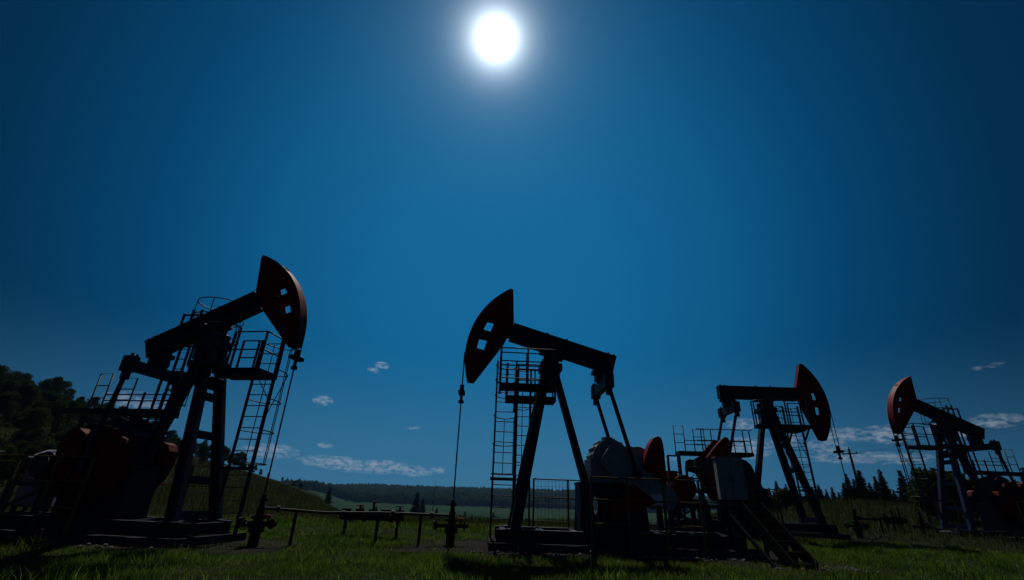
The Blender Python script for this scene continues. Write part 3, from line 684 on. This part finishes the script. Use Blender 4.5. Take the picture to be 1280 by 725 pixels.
# ------------------------------------------------------------------ far forest on the ridge (one mass)
N_=9000
az=RNG.uniform(-24,33,N_); r=RNG.uniform(745**.5,1520**.5,N_)**2
keep=np.ones(N_,bool); x=r*np.sin(np.radians(az)); y=r*np.cos(np.radians(az)); z=terrain(x,y)
ico=bmesh.new(); bmesh.ops.create_icosphere(ico,subdivisions=1,radius=1); iv=np.array([v.co[:] for v in ico.verts]); ifc=np.array([[v.index for v in f_.verts] for f_ in ico.faces]); ico.free()
S=RNG.uniform(3.6,6.2,N_); Hh=RNG.uniform(5,8.5,N_)
jit=1+RNG.normal(0,.18,(N_,len(iv),1))
vv=iv[None]*jit*np.stack([S,S,Hh],-1)[:,None,:]+np.stack([x,y,z+Hh*.7],-1)[:,None,:]
ff=(ifc[None]+(np.arange(N_)*len(iv))[:,None,None]).reshape(-1,3)
me=bpy.data.meshes.new('far_forest'); np_mesh(me,vv.reshape(-1,3),ff); me.materials.append(FORESTM)
o=bpy.data.objects.new('far_forest',me); COL.objects.link(o); tag(o,'dark forest covering the far ridge along the horizon','forest',kind='stuff')

# ------------------------------------------------------------------ grass, weeds, flowers, rubble
def in_poly(px,py,poly):
    c=np.zeros(len(px),bool); j=len(poly)-1
    for i in range(len(poly)):
        xi,yi=poly[i]; xj,yj=poly[j]
        if yi!=yj: c^=((yi>py)!=(yj>py))&(px<(xj-xi)*(py-yi)/(yj-yi)+xi)
        j=i
    return c
def pad_mask(x,y,m=0.):
    k=np.zeros(len(x),bool)
    for P in PUMPS:
        c,s=math.cos(-P['yaw']),math.sin(-P['yaw']); dx,dy=x-P['X'],y-P['Y']
        lx=(dx*c-dy*s)*P['dr']/P['sc']; ly=(dx*s+dy*c)/P['sc']
        k|=(lx>-5.75-m)&(lx<1.85+m)&(np.abs(ly)<1.35+m)
    return k
def vnoise(x,y,f,seed=0):
    a=np.random.default_rng(seed); ph=a.uniform(0,6.28,8); dr_=a.uniform(0,6.28,8); fr=f*a.uniform(.5,1.8,8)
    return sum(np.sin((x*np.cos(d)+y*np.sin(d))*q+p) for d,q,p in zip(dr_,fr,ph))/8**.5
def blades(name,n,r0_,r1_,azl,azh,hfun,wid,m,label,cat,lean=.45,thin=None,pw=2.0):
    az=np.radians(RNG.uniform(azl,azh,n)); u=RNG.random(n); r=(r0_**pw+u*(r1_**pw-r0_**pw))**(1/pw)
    x=r*np.sin(az); y=r*np.cos(az); ok=~pad_mask(x,y)&(~in_poly(x,y,track)|(RNG.random(n)<.3))
    soil=in_poly(x,y,near_strip)|in_poly(x,y,pads[0])|in_poly(x,y,pads[1]); ok&=~soil|(RNG.random(n)<.22)
    near=pad_mask(x,y,.8)&(RNG.random(n)<.75); ok&=~near
    if thin is not None: ok&=thin(x,y,r)
    x,y,r=x[ok],y[ok],r[ok]; n=len(x); z=terrain(x,y)-.02; h=hfun(x,y,r)*RNG.uniform(.5,1.25,n); w=wid*(.7+.6*RNG.random(n))*np.clip(r/12,1,6)
    a=RNG.uniform(0,6.28,n); la=RNG.uniform(0,6.28,n); lm=RNG.random(n)*lean*h
    sx,sy=np.cos(a)*w/2,np.sin(a)*w/2; dx,dy=np.cos(la)*lm,np.sin(la)*lm
    o_=np.zeros(n)
    P=np.stack([np.stack([x-sx,y-sy,z],-1),np.stack([x+sx,y+sy,z],-1),np.stack([x+sx*.8+dx*.35,y+sy*.8+dy*.35,z+h*.55],-1),np.stack([x-sx*.8+dx*.35,y-sy*.8+dy*.35,z+h*.55],-1),np.stack([x+dx,y+dy,z+h*.97],-1)],1)
    i=np.arange(n)[:,None]*5
    T=np.stack([i+[0,1,2],i+[0,2,3],i+[3,2,4]],1).reshape(-1,3)
    me=bpy.data.meshes.new(name); np_mesh(me,P.reshape(-1,3),T); me.materials.append(m)
    o=bpy.data.objects.new(name,me); COL.objects.link(o); tag(o,label,cat,kind='stuff'); return o
bare=lambda x,y: vnoise(x,y,.9,3)
blades('grass',400000,6.5,24,-62,62,lambda x,y,r:np.clip(.115+.05*vnoise(x,y,2.2,1)+.05*np.clip(vnoise(x,y,.5,2),0,2),.04,1),.009,GRASSM,'green grass covering the foreground and the pad between the wells','grass',.9,lambda x,y,r:(bare(x,y)+.7*vnoise(x,y,3.,4)>-.9)|(RNG.random(len(x))<.15),1.5)
blades('meadow_weeds',150000,19.5,130,-62,62,lambda x,y,r:(.34+.14*vnoise(x,y,.35,5))*np.clip(.5+r/60,.6,1.3),.014,WEEDM,'tall weeds and meadow grass beyond the dirt track','weeds',.45,lambda x,y,r:~((y<21)&(x>-16)&(x<4)&(y<20.3)),1.2)
blades('weed_tufts',60000,7.5,22,-60,60,lambda x,y,r:np.clip(.17+.07*vnoise(x,y,1,8),.06,1),.019,GRASSM,'taller broad leaved weeds standing in the foreground grass','weeds',1.3,lambda x,y,r:vnoise(x,y,2.6,9)>.75,1.5)
# flowers: small pale discs on stalks
n=210; az=np.radians(RNG.uniform(-58,58,n)); r=RNG.uniform(8.5,34,n); x=r*np.sin(az); y=r*np.cos(az); ok=~pad_mask(x,y,.3)&~in_poly(x,y,track)&(vnoise(x,y,.7,12)>-.2); x,y=x[ok],y[ok]; z=terrain(x,y)
b=MB()
for i in range(len(x)):
    h=random.uniform(.18,.45); q=V((x[i],y[i],z[i])); b.bar(q,q+V((0,0,h)),.008,.008)
    k=random.uniform(.008,.018); n_=[(q.x+k*math.cos(a),q.y+k*math.sin(a),q.z+h+random.uniform(-.01,.01)) for a in [6.283*j/6 for j in range(6)]]; b.add(n_,[tuple(range(6))])
b.build('wild_flowers',FLOWERM,None,label='scattered pale wild flowers in the grass',cat='flowers',kind='stuff')
b=MB()
for j in range(420):
    i=random.choice((0,1,1,1,2,3)); P=PUMPS[i]; q=world(i,random.uniform(-5.8,2.6),random.choice((-1,-1,-1,1))*random.uniform(1.42,2.0),0)
    if j>330: q=V((random.uniform(6,8.2),random.uniform(11.4,12.2),0))
    s=random.uniform(.015,.055); zz=float(terrain(q.x,q.y)); n0=len(b.v)
    b.add([tuple(V(v)*s*random.uniform(.7,1.2)*V((1,1,.6)).length/1.5+V((q.x,q.y,zz+s*.25))) for v in iv],[tuple(t) for t in ifc])
b.build('rubble',STONE,None,label='loose pale stones along the foundation edges',cat='rubble',kind='stuff')

# ------------------------------------------------------------------ sun and sky
SAZ,SEL=-4.57,53.2
sdir=V((math.sin(R(SAZ))*math.cos(R(SEL)),math.cos(R(SAZ))*math.cos(R(SEL)),math.sin(R(SEL))))
sd=bpy.data.lights.new('sun','SUN'); sd.energy=2.2; sd.angle=R(.53); sd.color=(1,.95,.86)
so=bpy.data.objects.new('sun',sd); COL.objects.link(so); so.rotation_euler=(-sdir).to_track_quat('-Z','Y').to_euler()
def world_sky():
    w=bpy.data.worlds.new('World'); SC.world=w; w.use_nodes=True; nt=w.node_tree; N=nt.nodes; Lk=nt.links
    bg=N['Background']; bg.inputs['Strength'].default_value=.1
    def val(x): 
        n=N.new('ShaderNodeValue'); n.outputs[0].default_value=x; return n.outputs[0]
    def m(op,a,b=None,c=None,clamp=False):
        n=N.new('ShaderNodeMath'); n.operation=op; n.use_clamp=clamp
        for i,q in enumerate((a,b,c)):
            if q is None: continue
            if isinstance(q,(int,float)): n.inputs[i].default_value=q
            else: Lk.new(q,n.inputs[i])
        return n.outputs[0]
    def mr(x,a,b,c,d,sm=True):
        n=N.new('ShaderNodeMapRange'); n.interpolation_type='SMOOTHSTEP' if sm else 'LINEAR'
        Lk.new(x,n.inputs['Value']); 
        for k,q in zip(('From Min','From Max','To Min','To Max'),(a,b,c,d)): n.inputs[k].default_value=q
        return n.outputs[0]
    tc=N.new('ShaderNodeTexCoord'); D=tc.outputs['Generated']
    def dot(v):
        n=N.new('ShaderNodeVectorMath'); n.operation='DOT_PRODUCT'; Lk.new(D,n.inputs[0]); n.inputs[1].default_value=v; return n.outputs['Value']
    sk=N.new('ShaderNodeTexSky'); sk.sky_type='NISHITA'; sk.sun_disc=False; sk.sun_elevation=R(SEL); sk.sun_rotation=R(SAZ); sk.air_density=1.0; sk.dust_density=.25; sk.ozone_density=2.5
    sp_=N.new('ShaderNodeSeparateColor'); Lk.new(sk.outputs[0],sp_.inputs[0])
    lum=m('POWER',m('MULTIPLY',sp_.outputs[2],.1),.6)
    th=m('MULTIPLY',m('ARCCOSINE',m('MINIMUM',dot(tuple(sdir)),1.0)),57.29578)
    cdir=(math.sin(R(-1.5))*math.cos(R(25)),math.cos(R(-1.5))*math.cos(R(25)),math.sin(R(25)))
    tcn=m('MULTIPLY',m('ARCCOSINE',m('MINIMUM',dot(cdir),1.0)),57.29578)
    # deep blue, darkened away from the view axis like a vignette, dims front-facing light
    rp=N.new('ShaderNodeValToRGB'); e=rp.color_ramp.elements; Lk.new(m('DIVIDE',tcn,90),rp.inputs['Fac'])
    e[0].position=0; e[0].color=(.007,.138,.280,1); e[1].position=1; e[1].color=(.004,.012,.035,1)
    for p_,c in ((.16,(.006,.131,.265)),(.30,(.004,.101,.212)),(.42,(.001,.057,.132)),(.54,(.0006,.029,.067)),(.7,(.003,.015,.045))):
        x=e.new(p_); x.color=(*c,1)
    nz=N.new('ShaderNodeMix'); nz.data_type='RGBA'; nz.blend_type='MULTIPLY'; nz.inputs['Factor'].default_value=.35
    Lk.new(rp.outputs[0],nz.inputs['A']); 
    nn=N.new('ShaderNodeVectorMath'); nn.operation='NORMALIZE'; Lk.new(sk.outputs[0],nn.inputs[0]); n2=N.new('ShaderNodeVectorMath'); n2.operation='SCALE'; n2.inputs['Scale'].default_value=1.5; Lk.new(nn.outputs[0],n2.inputs[0]); Lk.new(n2.outputs[0],nz.inputs['B'])
    # pale band at the horizon
    el=m('MULTIPLY',m('ARCSINE',N_z(N,Lk,D)),57.29578)
    hz=m('MULTIPLY',mr(el,17,-1,0,1),mr(tcn,18,70,1,.32))
    mixh=N.new('ShaderNodeMix'); mixh.data_type='RGBA'; Lk.new(m('MULTIPLY',hz,.85),mixh.inputs['Factor']); Lk.new(nz.outputs['Result'],mixh.inputs['A']); mixh.inputs['B'].default_value=(.042,.168,.305,1)
    col=mixh.outputs['Result']
    # clouds, in azimuth / elevation
    sx=N.new('ShaderNodeSeparateXYZ'); Lk.new(D,sx.inputs[0]); azn=m('MULTIPLY',m('ARCTAN2',sx.outputs[0],sx.outputs[1]),57.29578)
    cx=N.new('ShaderNodeCombineXYZ'); Lk.new(azn,cx.inputs[0]); Lk.new(m('MULTIPLY',el,2.2),cx.inputs[1])
    n1=N.new('ShaderNodeTexNoise'); n1.inputs['Scale'].default_value=1.15; n1.inputs['Detail'].default_value=9; n1.inputs['Distortion'].default_value=.25; n1.inputs['Roughness'].default_value=.62; Lk.new(cx.outputs[0],n1.inputs['Vector'])
    mask=None
    for (a0,e0,sa,se,amp) in CLOUDS:
        d2=m('ADD',m('POWER',m('DIVIDE',m('SUBTRACT',azn,a0),sa),2.0),m('POWER',m('DIVIDE',m('SUBTRACT',el,e0),se),2.0))
        bmp=m('MULTIPLY',m('SUBTRACT',1.0,d2,clamp=True),amp); mask=bmp if mask is None else m('MAXIMUM',mask,bmp)
    al=mr(m('MULTIPLY',m('POWER',mask,.7),m('ADD',m('MULTIPLY',n1.outputs['Fac'],4.6),-1.65)),.12,1.05,0,.78,False)
    cm=N.new('ShaderNodeMix'); cm.data_type='RGBA'; Lk.new(al,cm.inputs['Factor']); Lk.new(col,cm.inputs['A'])
    cc=N.new('ShaderNodeMix'); cc.data_type='RGBA'; Lk.new(mr(tcn,14,46,0,1),cc.inputs['Factor']); cc.inputs['A'].default_value=(.27,.36,.46,1); cc.inputs['B'].default_value=(.20,.25,.32,1); Lk.new(cc.outputs['Result'],cm.inputs['B'])
    # the sun: blown-out disc with its aureole
    g=m('ADD',m('MULTIPLY',m('EXPONENT',m('DIVIDE',th,-1.12)),7.5),m('MULTIPLY',m('EXPONENT',m('DIVIDE',th,-3.9)),.30))
    ga=N.new('ShaderNodeMix'); ga.data_type='RGBA'; ga.blend_type='ADD'; ga.inputs['Factor'].default_value=1; Lk.new(cm.outputs['Result'],ga.inputs['A'])
    gs=N.new('ShaderNodeVectorMath'); gs.operation='SCALE'; gs.inputs[0].default_value=(.86,.94,1.0); Lk.new(g,gs.inputs['Scale']); 
    wide=N.new('ShaderNodeVectorMath'); wide.operation='SCALE'; wide.inputs[0].default_value=(.010,.05,.085); Lk.new(m('EXPONENT',m('DIVIDE',th,-12.0)),wide.inputs['Scale'])
    ad=N.new('ShaderNodeVectorMath'); Lk.new(gs.outputs[0],ad.inputs[0]); Lk.new(wide.outputs[0],ad.inputs[1]); Lk.new(ad.outputs[0],ga.inputs['B'])
    fin_=N.new('ShaderNodeVectorMath'); fin_.operation='SCALE'; fin_.inputs['Scale'].default_value=10; Lk.new(ga.outputs['Result'],fin_.inputs[0]); Lk.new(fin_.outputs[0],bg.inputs['Color'])
def N_z(N,Lk,D):
    s=N.new('ShaderNodeSeparateXYZ'); Lk.new(D,s.inputs[0]); return s.outputs[2]
CLOUDS=[(-15.9,13.95,1.1,.5,1),(-16.8,13.3,.8,.45,.8),(-21.8,9.3,1.25,.6,1),(-20.6,4.55,1.0,.35,.75),(-19.5,2.9,4.2,.75,1),(-15.5,2.6,6.5,.8,.95),(-10.5,2.3,2.6,.6,.9),(-13.6,3.2,1.0,.3,.75),(-26,3.6,3.2,.9,.9),(-8.0,2.55,1.2,.45,.6),(-11.2,7.0,1.1,.3,.55),
 (38.9,6.5,2.3,1.0,1.2),(35.6,6.6,2.6,.8,1),(34,5.6,2.2,.9,.8),(36.5,4.5,6.0,.6,.85),(39,4.3,3.4,.5,.85),(46.6,7.2,2.0,.7,1),(43.6,6.6,2.0,.8,1),(27,8.0,2.2,.7,.8),(26.6,5.6,3.2,1.3,.95),(47.9,11.7,.9,.28,.38),(46.8,11.6,.6,.22,.38),(-38.5,7.2,3.0,1.0,.8),(18.3,4.5,2.2,.35,.6),(30.5,6.2,2.0,.9,.8)]
world_sky()

hz=MB().box(-1750,1750,-1750,1750,-45,46).build('haze',bpy.data.materials.new('haze_air'),None); tag(hz,'thin bluish air haze over the whole valley','haze',kind='stuff')
hm_=hz.data.materials[0]; hm_.use_nodes=True; nt=hm_.node_tree; nt.nodes.remove(nt.nodes['Principled BSDF']); pv=nt.nodes.new('ShaderNodeVolumePrincipled'); pv.inputs['Color'].default_value=(.26,.52,.85,1); pv.inputs['Density'].default_value=.00013; pv.inputs['Anisotropy'].default_value=.1
nt.links.new(pv.outputs[0],nt.nodes['Material Output'].inputs['Volume'])
